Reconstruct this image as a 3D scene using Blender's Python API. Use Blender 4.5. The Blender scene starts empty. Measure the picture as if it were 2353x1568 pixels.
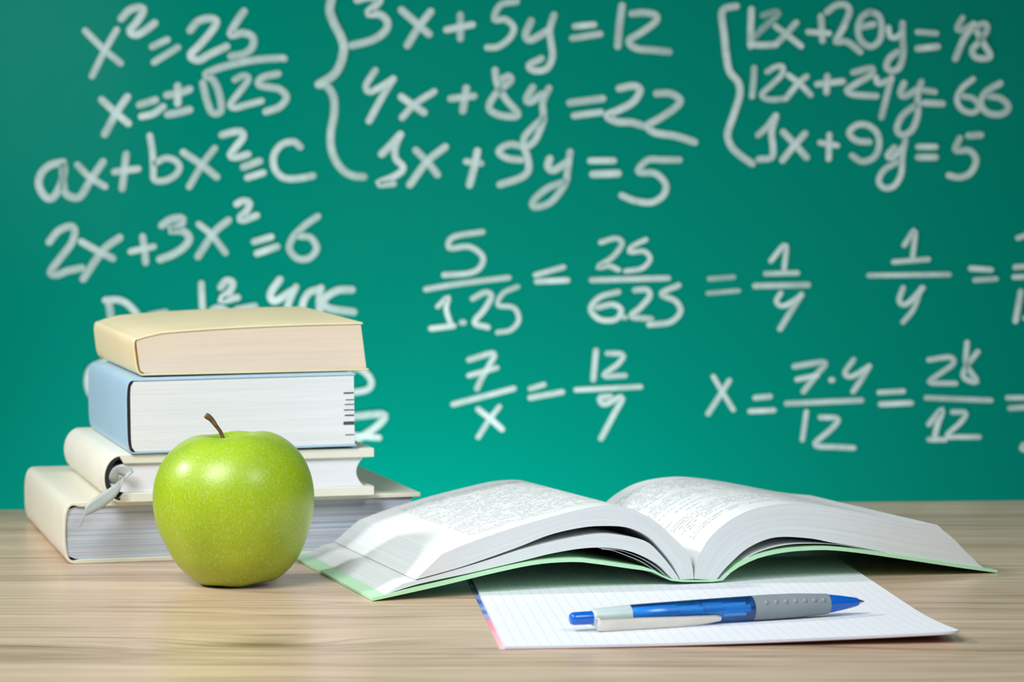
import bpy, bmesh, math, random
import numpy as np
from mathutils import Vector
random.seed(4)
scene = bpy.context.scene
COL = scene.collection

# ------------------------------------------------------------------ camera
W, H = 2353, 1568
F = 6500.0
PITCH = math.radians(3.0294)
CAMH = 0.19646
cam_d = bpy.data.cameras.new('camera')
cam_d.sensor_width = 36.0
cam_d.lens = F / W * 36.0
cam_d.clip_start = 0.05
cam_d.clip_end = 50
cam_d.dof.use_dof = True
cam_d.dof.focus_distance = 1.375
cam_d.dof.aperture_fstop = 14.0
cam = bpy.data.objects.new('camera', cam_d)
COL.objects.link(cam)
cam.location = (0, 0, CAMH)
cam.rotation_euler = (math.pi / 2 - PITCH, 0, 0)
scene.camera = cam

# ------------------------------------------------------------------ view, world, lights
vs = scene.view_settings
scene.display_settings.display_device = 'sRGB'
vs.view_transform = 'Standard'
vs.look = 'None'
vs.exposure = 0.20
vs.gamma = 1.0
vs.use_curve_mapping = False

world = bpy.data.worlds.new('room_light')
scene.world = world
world.use_nodes = True
bg = world.node_tree.nodes['Background']
bg.inputs[0].default_value = (0.86, 0.95, 1.0, 1)
bg.inputs[1].default_value = 0.10


def area(name, loc, target, size, power, color=(1, 1, 1), size_y=None, spread=180):
    d = bpy.data.lights.new(name, 'AREA')
    d.energy = power
    d.color = color
    d.size = size
    d.spread = math.radians(spread)
    if size_y:
        d.shape = 'RECTANGLE'
        d.size_y = size_y
    o = bpy.data.objects.new(name, d)
    COL.objects.link(o)
    o.location = loc
    o.rotation_euler = (Vector(target) - Vector(loc)).to_track_quat('-Z', 'Y').to_euler()
    return o


area('key_lamp', (-1.75, 1.42, 1.14), (-0.02, 1.40, 0.02), 0.18, 0.95, (1.0, 0.99, 0.97), None, 40)
area('front_softbox', (-0.46, 0.70, 0.80), (-0.02, 1.36, 0.02), 0.46, 2.25, (0.97, 0.99, 1.0), None, 80)
area('right_softbox', (0.42, 0.70, 0.66), (-0.06, 1.38, 0.03), 0.28, 0.50, (0.96, 0.99, 1.0), None, 80)
area('added_board_uplight', (-0.11, 1.87, -0.30), (-0.07, 2.05, 0.05), 0.36, 2.4, (0.95, 1.0, 1.0), 0.10)  # unseen light added behind the desk to brighten the lower board
area('added_board_sidelight', (-1.0, 1.70, 0.55), (-0.10, 2.05, 0.30), 0.30, 0.70, (0.95, 1.0, 1.0), None, 64)  # unseen light added at left so the board darkens towards the right

# ------------------------------------------------------------------ helpers
_c, _s = math.cos(PITCH), math.sin(PITCH)
FW = np.array([0, _c, -_s]); UP = np.array([0, _s, _c]); RT = np.array([1.0, 0, 0])
EYE = np.array([0, 0, CAMH])


def ray(x, y):
    return FW + (x - W / 2) / F * RT - (y - H / 2) / F * UP


def on_z(x, y, z=0.0):
    d = ray(x, y)
    return EYE + (z - CAMH) / d[2] * d


def on_plane(x, y, P, n):
    d = ray(x, y)
    return EYE + np.dot(np.array(P) - EYE, n) / np.dot(d, n) * d


def catmull(pts, n, closed=False):
    """resample a polyline as a smooth curve of n points"""
    P = np.array(pts, float)
    if len(P) == 2:
        return np.array([P[0] + (P[1] - P[0]) * k / (n - 1) for k in range(n)])
    Q = np.vstack([2 * P[0] - P[1], P, 2 * P[-1] - P[-2]])
    out = []
    for i in range(1, len(Q) - 2):
        p0, p1, p2, p3 = Q[i - 1], Q[i], Q[i + 1], Q[i + 2]
        for t in np.linspace(0, 1, 14, endpoint=False):
            out.append(0.5 * ((2 * p1) + (-p0 + p2) * t + (2 * p0 - 5 * p1 + 4 * p2 - p3) * t * t + (-p0 + 3 * p1 - 3 * p2 + p3) * t ** 3))
    out.append(P[-1])
    out = np.array(out)
    d = np.r_[0, np.cumsum(np.linalg.norm(np.diff(out, axis=0), axis=1))]
    tt = np.linspace(0, d[-1], n)
    return np.stack([np.interp(tt, d, out[:, k]) for k in range(out.shape[1])], 1)


def make(name, verts, faces, mats, parent=None, midx=None, uvs=None, smooth=True, bevel=None, auto=None):
    me = bpy.data.meshes.new(name)
    me.from_pydata([tuple(map(float, v)) for v in verts], [], faces)
    if not isinstance(mats, (list, tuple)):
        mats = [mats]
    for m in mats:
        me.materials.append(m)
    if midx:
        for p, i in zip(me.polygons, midx):
            p.material_index = i
    if uvs:
        ul = me.uv_layers.new(name='UVMap')
        for p, fu in zip(me.polygons, uvs):
            for li, uv in zip(p.loop_indices, fu):
                ul.data[li].uv = uv
    bm = bmesh.new()
    bm.from_mesh(me)
    bmesh.ops.recalc_face_normals(bm, faces=bm.faces)
    if auto is not None:
        for e in bm.edges:
            if len(e.link_faces) == 2 and e.calc_face_angle() > auto:
                e.smooth = False
    bm.to_mesh(me)
    bm.free()
    for p in me.polygons:
        p.use_smooth = smooth
    o = bpy.data.objects.new(name, me)
    COL.objects.link(o)
    if parent is not None:
        o.parent = parent
    if bevel:
        b = o.modifiers.new('bevel', 'BEVEL')
        b.width = bevel
        b.segments = 3
        b.limit_method = 'ANGLE'
        b.angle_limit = math.radians(40)
        b.harden_normals = False
    return o


def empty(name, loc, rz=0.0, ry=0.0):
    o = bpy.data.objects.new(name, None)
    o.empty_display_size = 0.02
    COL.objects.link(o)
    o.location = loc
    o.rotation_euler = (0, ry, rz)
    return o


def tag(o, label, cat, group=None, kind=None):
    o['label'] = label
    o['category'] = cat
    if group:
        o['group'] = group
    if kind:
        o['kind'] = kind
    return o


def srgb(r, g, b):
    f = lambda c: (c / 255 / 12.92) if c / 255 <= 0.04045 else ((c / 255 + 0.055) / 1.055) ** 2.4
    return (f(r), f(g), f(b), 1.0)


class NT:
    """small helper to write node graphs"""
    def __init__(self, name):
        self.m = bpy.data.materials.new(name)
        self.m.use_nodes = True
        self.t = self.m.node_tree
        self.b = self.t.nodes['Principled BSDF']
        self.out = self.t.nodes['Material Output']

    def n(self, typ, ins=None, **kw):
        nd = self.t.nodes.new(typ)
        for k, v in kw.items():
            setattr(nd, k, v)
        for k, v in (ins or {}).items():
            self.set(nd.inputs[k], v)
        return nd

    def set(self, sock, v):
        if hasattr(v, 'is_linked') or isinstance(v, bpy.types.NodeSocket):
            self.t.links.new(v, sock)
        else:
            sock.default_value = v

    def math(self, op, a, b=0.0, c=None, clamp=False):
        nd = self.n('ShaderNodeMath', operation=op, use_clamp=clamp)
        self.set(nd.inputs[0], a)
        self.set(nd.inputs[1], b)
        if c is not None:
            self.set(nd.inputs[2], c)
        return nd.outputs[0]

    def mix(self, f, a, b, mode='MIX'):
        nd = self.n('ShaderNodeMix', data_type='RGBA', blend_type=mode)
        self.set(nd.inputs[0], f)
        self.set(nd.inputs[6], a)
        self.set(nd.inputs[7], b)
        return nd.outputs[2]

    def ramp(self, f, stops, interp='LINEAR'):
        nd = self.n('ShaderNodeValToRGB', {0: f})
        cr = nd.color_ramp
        cr.interpolation = interp
        while len(cr.elements) < len(stops):
            cr.elements.new(0.5)
        for e, (p, c) in zip(cr.elements, stops):
            e.position = p
            e.color = c if len(c) == 4 else (*c, 1)
        return nd.outputs[0]

    def noise(self, vec, scale=5.0, detail=2.0, rough=0.5, dist=0.0, dim='3D'):
        nd = self.n('ShaderNodeTexNoise', {'Scale': scale, 'Detail': detail, 'Roughness': rough, 'Distortion': dist}, noise_dimensions=dim)
        if vec is not None:
            self.set(nd.inputs['Vector'], vec)
        return nd.outputs[0]

    def map(self, vec, scale=(1, 1, 1), loc=(0, 0, 0)):
        return self.n('ShaderNodeMapping', {'Vector': vec, 'Scale': scale, 'Location': loc}).outputs[0]

    def uv(self):
        return self.n('ShaderNodeTexCoord').outputs['UV']

    def obj(self):
        return self.n('ShaderNodeTexCoord').outputs['Object']

    def sep(self, v):
        return self.n('ShaderNodeSeparateXYZ', {0: v}).outputs

    def bump(self, h, strength, dist=0.001):
        nd = self.n('ShaderNodeBump', {'Height': h, 'Strength': strength, 'Distance': dist})
        self.set(self.b.inputs['Normal'], nd.outputs[0])

    def p(self, **kw):
        names = dict(color='Base Color', rough='Roughness', metal='Metallic', spec='Specular IOR Level', coat='Coat Weight',
                     coatr='Coat Roughness', sss='Subsurface Weight', trans='Transmission Weight', sheen='Sheen Weight', ior='IOR')
        for k, v in kw.items():
            self.set(self.b.inputs[names[k]], v)
        return self.m


# ------------------------------------------------------------------ materials
def mat_plain(name, col, rough=0.5, var=0.05, scale=60.0, bump=0.0, **kw):
    g = NT(name)
    nz = g.noise(g.obj(), scale, 4.0)
    dark = tuple(c * (1 - var * 2) for c in col[:3]) + (1,)
    lite = tuple(min(1, c * (1 + var)) for c in col[:3]) + (1,)
    g.p(color=g.ramp(nz, [(0.3, dark), (0.7, lite)]), rough=rough, **kw)
    if bump:
        g.bump(g.noise(g.obj(), scale * 25, 3.0), bump, 0.0004)
    return g.m


def mat_pages(name, base, line, strength, fine=140.0, extra=None):
    """edge of a block of pages: UV x along the page, UV y across the thickness"""
    g = NT(name)
    uv = g.uv()
    a = g.noise(g.map(uv, (1.6, fine, 1)), 1.0, 3.0, 0.6)
    b = g.noise(g.map(uv, (0.8, fine * 0.22, 1), (3, 7, 0)), 1.0, 2.0, 0.5)
    f = g.math('ADD', g.math('MULTIPLY', a, 0.6), g.math('MULTIPLY', b, 0.4))
    m = g.ramp(f, [(0.40, (1, 1, 1)), (0.66, (0, 0, 0))])
    col = g.mix(g.math('MULTIPLY', g.math('SUBTRACT', 1.0, m), strength), base, line)
    if extra:
        e = g.noise(g.map(uv, (0.35, 17, 1), (1, 2, 0)), 1.0, 2.0, 0.6)
        col = g.mix(0.75, col, g.ramp(e, extra))
        e2 = g.noise(g.map(uv, (0.5, 46, 1), (4, 2, 0)), 1.0, 1.0, 0.6)
        col = g.mix(g.ramp(e2, [(0.56, (0, 0, 0)), (0.68, (0.6, 0.6, 0.6))]), col, srgb(96, 120, 150))
    g.p(color=col, rough=0.75, spec=0.2)
    g.bump(a, 0.25, 0.0003)
    return g.m


KX, KY = [float(v) for v in on_z(600, 1482)[:2]]


def mat_wood():
    g = NT('desk_wood')
    o = g.obj()
    x, y, z = g.sep(o)

    def gauss(x0, y0, sx, sy):
        dx = g.math('DIVIDE', g.math('SUBTRACT', x, x0), sx)
        dy = g.math('DIVIDE', g.math('SUBTRACT', y, y0), sy)
        r2 = g.math('ADD', g.math('MULTIPLY', dx, dx), g.math('MULTIPLY', dy, dy))
        return g.math('EXPONENT', g.math('MULTIPLY', r2, -1.0))
    knots = [(KX, KY, 0.030, 0.014, 1.0), (-0.100, 1.305, 0.030, 0.010, 0.7), (0.185, 1.197, 0.055, 0.016, 0.9),
             (-0.215, 1.178, 0.05, 0.014, 0.6), (0.02, 1.155, 0.09, 0.014, 0.7), (0.24, 1.215, 0.05, 0.014, 0.6), (-0.02, 1.20, 0.05, 0.012, 0.5)]
    dis = 0.0
    for (kx, ky, sx, sy, amp) in knots:
        dis = g.math('ADD', g.math('MULTIPLY', gauss(kx, ky, sx * 2.0, sy * 1.8), 0.020 * amp), dis)
    warp = g.math('MULTIPLY', g.math('SUBTRACT', g.noise(g.map(o, (2.2, 9, 1)), 1.0, 2.0), 0.5), 0.030)
    yy = g.math('ADD', g.math('ADD', y, dis), warp)
    vec = g.n('ShaderNodeCombineXYZ', {0: x, 1: yy, 2: z}).outputs[0]
    broad = g.noise(g.map(vec, (2.2, 30, 1)), 1.0, 3.0, 0.55)
    grain = g.noise(g.map(vec, (7.0, 120, 1)), 1.0, 4.0, 0.65)
    fine = g.noise(g.map(vec, (20.0, 340, 1)), 1.0, 3.0, 0.6)
    f = g.math('ADD', g.math('ADD', g.math('MULTIPLY', broad, 0.42), g.math('MULTIPLY', grain, 0.38)), g.math('MULTIPLY', fine, 0.20))
    col = g.ramp(f, [(0.29, srgb(108, 84, 66)), (0.37, srgb(156, 130, 108)), (0.45, srgb(192, 165, 138)), (0.57, srgb(212, 187, 160)), (0.70, srgb(222, 201, 175))])
    vein = g.noise(g.map(vec, (9.0, 330, 1), (3, 1, 0)), 1.0, 2.0, 0.55)
    zone = g.noise(g.map(vec, (3.5, 26, 1), (8, 4, 0)), 1.0, 2.0, 0.5)
    vm = g.math('MULTIPLY', g.ramp(vein, [(0.55, (0, 0, 0)), (0.66, (1, 1, 1))]), g.ramp(zone, [(0.42, (0, 0, 0)), (0.60, (0.55, 0.55, 0.55))]))
    col = g.mix(vm, col, srgb(112, 86, 66))
    for (px_, py_, sx, sy, amt) in ((1985, 1497, 0.075, 0.022, 0.50), (850, 1496, 0.07, 0.020, 0.40), (110, 1497, 0.05, 0.018, 0.45), (2330, 1478, 0.05, 0.02, 0.45), (600, 1482, 0.06, 0.022, 0.5), (590, 1385, 0.05, 0.02, 0.45)):
        cx0, cy0 = [float(v) for v in on_z(px_, py_)[:2]]
        dx = g.math('MULTIPLY', g.math('SUBTRACT', x, cx0), 0.20)
        dy = g.math('SUBTRACT', yy, cy0)
        rr0 = g.math('SQRT', g.math('ADD', g.math('MULTIPLY', dx, dx), g.math('MULTIPLY', dy, dy)))
        wv = g.math('SINE', g.math('ADD', g.math('MULTIPLY', rr0, 620.0), g.math('MULTIPLY', grain, 5.0)))
        ln = g.math('MULTIPLY', g.ramp(wv, [(0.35, (0, 0, 0)), (0.95, (1, 1, 1))]), g.math('MULTIPLY', gauss(cx0, cy0, sx, sy), amt))
        col = g.mix(ln, col, srgb(118, 90, 68))
    core = g.math('MULTIPLY', gauss(KX, KY, 0.023, 0.0085), 1.1)
    core = g.math('ADD', core, g.math('MULTIPLY', gauss(KX + 0.004, KY + 0.026, 0.017, 0.006), 0.8))
    core = g.math('ADD', core, g.math('MULTIPLY', gauss(-0.100, 1.303, 0.020, 0.004), 0.6), clamp=True)
    core = g.math('MULTIPLY', core, g.ramp(grain, [(0.38, (1, 1, 1)), (0.66, (0.45, 0.45, 0.45))]))
    col = g.mix(core, col, srgb(92, 66, 48))
    rr = g.math('ADD', g.math('MULTIPLY', grain, 0.14), 0.24)
    g.p(color=col, rough=rr, spec=0.45)
    g.bump(fine, 0.12, 0.0003)
    return g.m


def mat_board():
    g = NT('green_board_enamel')
    o = g.obj()
    x, y, z = g.sep(o)
    sm = g.noise(g.map(o, (2.5, 2.5, 1.6)), 1.0, 4.0, 0.55)
    streak = g.noise(g.map(o, (9, 1, 1.2)), 1.0, 3.0, 0.5)
    dust = g.math('MULTIPLY', g.ramp(sm, [(0.42, (0, 0, 0)), (0.72, (1, 1, 1))]), 0.010)
    # wiped chalk haze on the left of the board
    left = g.n('ShaderNodeMapRange', {0: x, 1: -0.20, 2: -0.36, 3: 0.0, 4: 1.0}, interpolation_type='SMOOTHSTEP').outputs[0]
    dust = g.math('ADD', dust, g.math('MULTIPLY', g.math('MULTIPLY', left, g.math('MULTIPLY', streak, g.n('ShaderNodeMapRange', {0: z, 1: 0.12, 2: 0.30, 3: 0.0, 4: 1.0}).outputs[0])), 0.09))
    col = g.mix(dust, (0.0, 0.256, 0.186, 1), (0.30, 0.52, 0.46, 1))
    g.p(color=col, rough=0.7, spec=0.0)
    return g.m


def mat_chalk():
    g = NT('white_chalk')
    den = g.n('ShaderNodeAttribute', attribute_name='chalk_amount').outputs['Fac']
    nz = g.noise(g.map(g.obj(), (130, 130, 130)), 1.0, 3.0, 0.7)
    a = g.math('MULTIPLY', den, g.ramp(nz, [(0.25, (0.74, 0.74, 0.74)), (0.65, (1, 1, 1))]), clamp=True)
    df = g.n('ShaderNodeBsdfDiffuse', {0: (0.80, 0.97, 0.95, 1)})
    tr = g.n('ShaderNodeBsdfTransparent')
    mx = g.n('ShaderNodeMixShader', {0: a, 1: tr.outputs[0], 2: df.outputs[0]})
    g.t.links.new(mx.outputs[0], g.out.inputs[0])
    return g.m


def mat_apple():
    g = NT('apple_skin')
    o = g.obj()
    x, y, z = g.sep(o)
    big = g.noise(g.map(o, (30, 30, 16)), 1.0, 3.0, 0.6)
    streak = g.noise(g.map(o, (900, 900, 560)), 1.0, 3.0, 0.65)
    hgt = g.n('ShaderNodeMapRange', {0: z, 1: 0.0, 2: 0.075, 3: 0.0, 4: 1.0}).outputs[0]
    base = g.ramp(hgt, [(0.0, (0.35, 0.41, 0.0)), (0.35, (0.37, 0.49, 0.0)), (0.7, (0.35, 0.52, 0.0)), (1.0, (0.32, 0.51, 0.015))])
    col = g.mix(g.ramp(big, [(0.35, (0, 0, 0)), (0.75, (0.35, 0.35, 0.35))]), base, (0.14, 0.27, 0.004, 1))
    col = g.mix(g.ramp(streak, [(0.50, (0, 0, 0)), (0.72, (0.42, 0.42, 0.42))]), col, (0.52, 0.66, 0.22, 1))
    # pale pores
    vo = g.n('ShaderNodeTexVoronoi', {'Vector': o, 'Scale': 800.0}, feature='F1')
    dot = g.ramp(vo.outputs['Distance'], [(0.10, (1, 1, 1)), (0.22, (0, 0, 0))])
    keep = g.math('GREATER_THAN', g.sep(vo.outputs['Color'])[0], 0.62)
    col = g.mix(g.math('MULTIPLY', g.math('MULTIPLY', dot, keep), 0.75), col, (0.66, 0.74, 0.30, 1))
    # darker, duller skin in the stem hollow
    g.p(color=col, rough=0.40, spec=0.5, coat=0.22, coatr=0.24, sss=0.06)
    g.b.inputs['Subsurface Radius'].default_value = (0.004, 0.005, 0.001)
    g.bump(g.noise(g.map(o, (650, 650, 500)), 1.0, 3.0), 0.22, 0.0006)
    return g.m


def mat_print(name):
    """printed page seen at a grazing angle: UV x across the page, UV y along the spine"""
    g = NT(name)
    u, v, _ = g.sep(g.uv())
    rows = 40.0
    rv = g.math('MULTIPLY', v, rows)
    row = g.math('FLOOR', rv)
    fr = g.math('SUBTRACT', rv, row)
    inrow = g.math('MULTIPLY', g.math('GREATER_THAN', fr, 0.22), g.math('LESS_THAN', fr, 0.78))
    wn = g.n('ShaderNodeTexWhiteNoise', {'W': row}, noise_dimensions='1D').outputs['Value']
    cell = g.n('ShaderNodeCombineXYZ', {0: g.math('MULTIPLY', u, 210.0), 1: g.math('MULTIPLY', row, 3.7), 2: g.math('MULTIPLY', fr, 1.6)}).outputs[0]
    letters = g.math('GREATER_THAN', g.noise(cell, 1.0, 1.0, 0.5), 0.47)
    word = g.n('ShaderNodeCombineXYZ', {0: g.math('MULTIPLY', u, 26.0), 1: g.math('MULTIPLY', row, 5.1), 2: 0.0}).outputs[0]
    words = g.math('GREATER_THAN', g.noise(word, 1.0, 0.0, 0.5), 0.40)
    end = g.math('ADD', 0.97, g.math('MULTIPLY', g.math('GREATER_THAN', wn, 0.78), -0.45))
    uu = g.n('ShaderNodeMapRange', {0: u, 1: 0.13, 2: 0.90, 3: 0.0, 4: 1.0}, clamp=False).outputs[0]
    inm = g.math('MULTIPLY', g.math('GREATER_THAN', uu, 0.0), g.math('LESS_THAN', uu, end))
    inv = g.math('MULTIPLY', g.math('GREATER_THAN', v, 0.085), g.math('LESS_THAN', v, 0.92))
    ink = g.math('MULTIPLY', g.math('MULTIPLY', inrow, g.math('MULTIPLY', letters, words)), g.math('MULTIPLY', inm, inv))
    g.p(color=g.mix(g.math('MULTIPLY', ink, 0.50), (0.77, 0.80, 0.80, 1), (0.16, 0.20, 0.21, 1)), rough=0.6, spec=0.25)
    return g.m


def mat_squared():
    g = NT('squared_paper')
    x, y, _ = g.sep(g.uv())

    def lines(c, step, w):
        q = g.math('DIVIDE', c, step)
        f = g.math('FRACT', q)
        return g.math('LESS_THAN', f, w)
    lx = g.math('MULTIPLY', lines(x, 0.005, 0.055), 0.42)
    ly = g.math('MULTIPLY', lines(y, 0.005, 0.055), 0.22)
    f = g.math('MAXIMUM', lx, ly)
    g.p(color=g.mix(f, (0.80, 0.83, 0.88, 1), (0.30, 0.42, 0.52, 1)), rough=0.65, spec=0.25)
    return g.m


def mat_barrel():
    g = NT('blue_clear_plastic')
    tint = g.mix(g.noise(g.map(g.obj(), (60, 60, 60)), 1.0), (0.0, 0.10, 0.55, 1), (0.0, 0.14, 0.62, 1))
    tr = g.n('ShaderNodeBsdfTransparent', {0: (0.14, 0.58, 0.98, 1)})
    df = g.n('ShaderNodeBsdfDiffuse', {0: (0.0, 0.10, 0.50, 1)})
    g.t.links.new(tint, df.inputs[0])
    gl = g.n('ShaderNodeBsdfGlossy', {0: (1, 1, 1, 1), 'Roughness': 0.24})
    m1 = g.n('ShaderNodeMixShader', {0: 0.14, 1: tr.outputs[0], 2: df.outputs[0]})
    fr = g.n('ShaderNodeFresnel', {0: 1.5})
    m2 = g.n('ShaderNodeMixShader', {0: g.math('ADD', fr.outputs[0], 0.02, None, True), 1: m1.outputs[0], 2: gl.outputs[0]})
    g.t.links.new(m2.outputs[0], g.out.inputs[0])
    return g.m


M = dict(
    wood=mat_wood(), board=mat_board(), chalk=mat_chalk(), apple=mat_apple(),
    stem=mat_plain('apple_stem_bark', srgb(112, 82, 42), 0.6, 0.35, 400, 0.3),
    yellow=mat_plain('pale_yellow_paper_cover', srgb(244, 228, 186), 0.5, 0.02, 30),
    blue=mat_plain('light_blue_cover', srgb(172, 206, 230), 0.42, 0.02, 30),
    cream=mat_plain('cream_cloth_cover', srgb(236, 234, 220), 0.55, 0.015, 40, 0.06),
    ivory=mat_plain('ivory_cover', srgb(233, 230, 212), 0.5, 0.015, 40),
    tanpages=mat_pages('tan_page_edges', srgb(240, 222, 200), srgb(214, 190, 166), 0.35, 70),
    whitepages=mat_pages('white_page_edges', srgb(240, 243, 246), srgb(196, 206, 212), 0.30, 30),
    smoothpages=mat_pages('smooth_white_page_edges', srgb(236, 237, 244), srgb(220, 222, 232), 0.4, 50),
    glossy=mat_pages('striped_magazine_edges', srgb(190, 200, 212), srgb(120, 140, 165), 0.5, 70,
                     [(0.26, srgb(135, 165, 200)), (0.38, srgb(200, 214, 228)), (0.45, srgb(226, 206, 212)), (0.50, srgb(168, 194, 214)), (0.56, srgb(222, 226, 230)), (0.64, srgb(160, 178, 205)), (0.74, srgb(214, 222, 230))]),
    openpages=mat_pages('open_book_page_edges', srgb(225, 231, 233), srgb(152, 156, 157), 0.30, 110),
    print=mat_print('printed_page'),
    sheet=mat_plain('white_sheet', srgb(226, 230, 231), 0.6, 0.02, 20),
    green=mat_plain('pale_green_card_cover', srgb(186, 234, 192), 0.38, 0.02, 30),
    black=mat_plain('black_cloth', (0.012, 0.013, 0.018, 1), 0.7, 0.1, 200),
    glue=mat_plain('orange_spine_glue', srgb(196, 122, 24), 0.5, 0.15, 200),
    brown=mat_plain('brown_headband', srgb(110, 52, 30), 0.6, 0.2, 300),
    scuff=mat_plain('worn_paper_spine_edge', srgb(214, 206, 192), 0.8, 0.2, 900, 0.3),
    ribbon=mat_plain('grey_satin_ribbon', srgb(180, 189, 189), 0.38, 0.03, 200),
    mark=mat_plain('dark_index_ink', srgb(70, 78, 92), 0.7, 0.1, 100),
    squared=mat_squared(),
    nbpages=mat_pages('notebook_page_edges', srgb(226, 228, 240), srgb(190, 195, 215), 0.5, 12),
    nbcover=None,
    barrel=mat_barrel(),
    bluesolid=mat_plain('blue_plastic', (0.0, 0.12, 0.60, 1), 0.2, 0.05, 60, coat=0.3),
    insert=mat_plain('cyan_plastic_insert', (0.40, 0.85, 0.95, 1), 0.4, 0.05, 60),
    refill=mat_plain('dark_blue_refill', (0.01, 0.03, 0.30, 1), 0.4, 0.05, 60),
    grip=mat_plain('grey_rubber_grip', srgb(136, 146, 152), 0.55, 0.03, 80),
    collar=mat_plain('pale_grey_plastic', srgb(188, 206, 206), 0.35, 0.02, 80),
    clip=mat_plain('satin_metal_clip', srgb(226, 220, 210), 0.32, 0.03, 80, metal=0.55),
    steel=mat_plain('polished_steel', srgb(205, 205, 205), 0.2, 0.03, 80, metal=1.0),
)
_g = NT('printed_notebook_cover')
_x, _y, _z = _g.sep(_g.obj())
_g.p(color=_g.mix(_g.ramp(_g.noise(_g.map(_g.obj(), (40, 40, 40)), 1.0, 3.0), [(0.4, (0, 0, 0)), (0.7, (0.5, 0.5, 0.5))]),
                  _g.ramp(_g.n('ShaderNodeMapRange', {0: _y, 1: 0.0, 2: 0.16, 3: 0.0, 4: 1.0}).outputs[0],
                          [(0.0, srgb(240, 196, 200)), (0.45, srgb(230, 120, 130)), (0.62, srgb(60, 110, 190)), (1.0, srgb(30, 80, 160))]),
                  srgb(235, 225, 232)), rough=0.4)
M['nbcover'] = _g.m

# ------------------------------------------------------------------ desk and chalkboard
e0, e1 = Vector((-1.3, 1.657)), Vector((1.3, 1.875))
y0 = 0.45
tv = [(-1.3, y0, -0.03), (1.3, y0, -0.03), (e1.x, e1.y, -0.03), (e0.x, e0.y, -0.03), (-1.3, y0, 0), (1.3, y0, 0), (e1.x, e1.y, 0), (e0.x, e0.y, 0)]
desk = make('desk', tv, [(3, 2, 1, 0), (4, 5, 6, 7), (0, 1, 5, 4), (1, 2, 6, 5), (2, 3, 7, 6), (3, 0, 4, 7)], M['wood'], smooth=False, bevel=0.0015)
legm = mat_plain('desk_leg_paint', (0.75, 0.75, 0.74, 1), 0.4, 0.02, 20)
for lx, ly in ((-1.2, 0.52), (1.2, 0.52), (-1.2, 1.60), (1.2, 1.80)):
    w_ = 0.03
    lv = [(lx + a * w_, ly + b * w_, c) for c in (-0.75, -0.03) for a, b in ((-1, -1), (1, -1), (1, 1), (-1, 1))]
    make('leg', lv, [(3, 2, 1, 0), (4, 5, 6, 7), (0, 1, 5, 4), (1, 2, 6, 5), (2, 3, 7, 6), (3, 0, 4, 7)], legm, desk, smooth=False)
tag(desk, 'wood-grain desk top in light brown carrying the books and apple', 'desk')

BY = 2.05
bw, b0, b1 = 1.6, -0.55, 1.25
bvx = [(-bw, BY, b0), (bw, BY, b0), (bw, BY, b1), (-bw, BY, b1), (-bw, BY + 0.02, b0), (bw, BY + 0.02, b0), (bw, BY + 0.02, b1), (-bw, BY + 0.02, b1)]
board = make('chalkboard', bvx, [(0, 1, 2, 3), (5, 4, 7, 6), (0, 4, 5, 1), (1, 5, 6, 2), (2, 6, 7, 3), (3, 7, 4, 0)], M['board'], smooth=False)
tag(board, 'green chalkboard covered with white handwritten equations behind the desk', 'chalkboard')


def box_structure(name, lo, hi, mat):
    (x0, y0, z0), (x1, y1, z1) = lo, hi
    v = [(x0, y0, z0), (x1, y0, z0), (x1, y1, z0), (x0, y1, z0), (x0, y0, z1), (x1, y0, z1), (x1, y1, z1), (x0, y1, z1)]
    o = make(name, v, [(3, 2, 1, 0), (4, 5, 6, 7), (0, 1, 5, 4), (1, 2, 6, 5), (2, 3, 7, 6), (3, 0, 4, 7)], mat, smooth=False)
    o['kind'] = 'structure'
    return o


box_structure('wall_back', (-2.3, BY + 0.0205, -0.75), (2.3, BY + 0.14, 1.9), mat_plain('wall_paint', (0.6, 0.6, 0.58, 1), 0.8))
box_structure('floor', (-2.3, -0.8, -0.85), (2.3, BY + 0.14, -0.75), mat_plain('floor_vinyl', (0.35, 0.34, 0.33, 1), 0.5))

_layer = [0]


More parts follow.
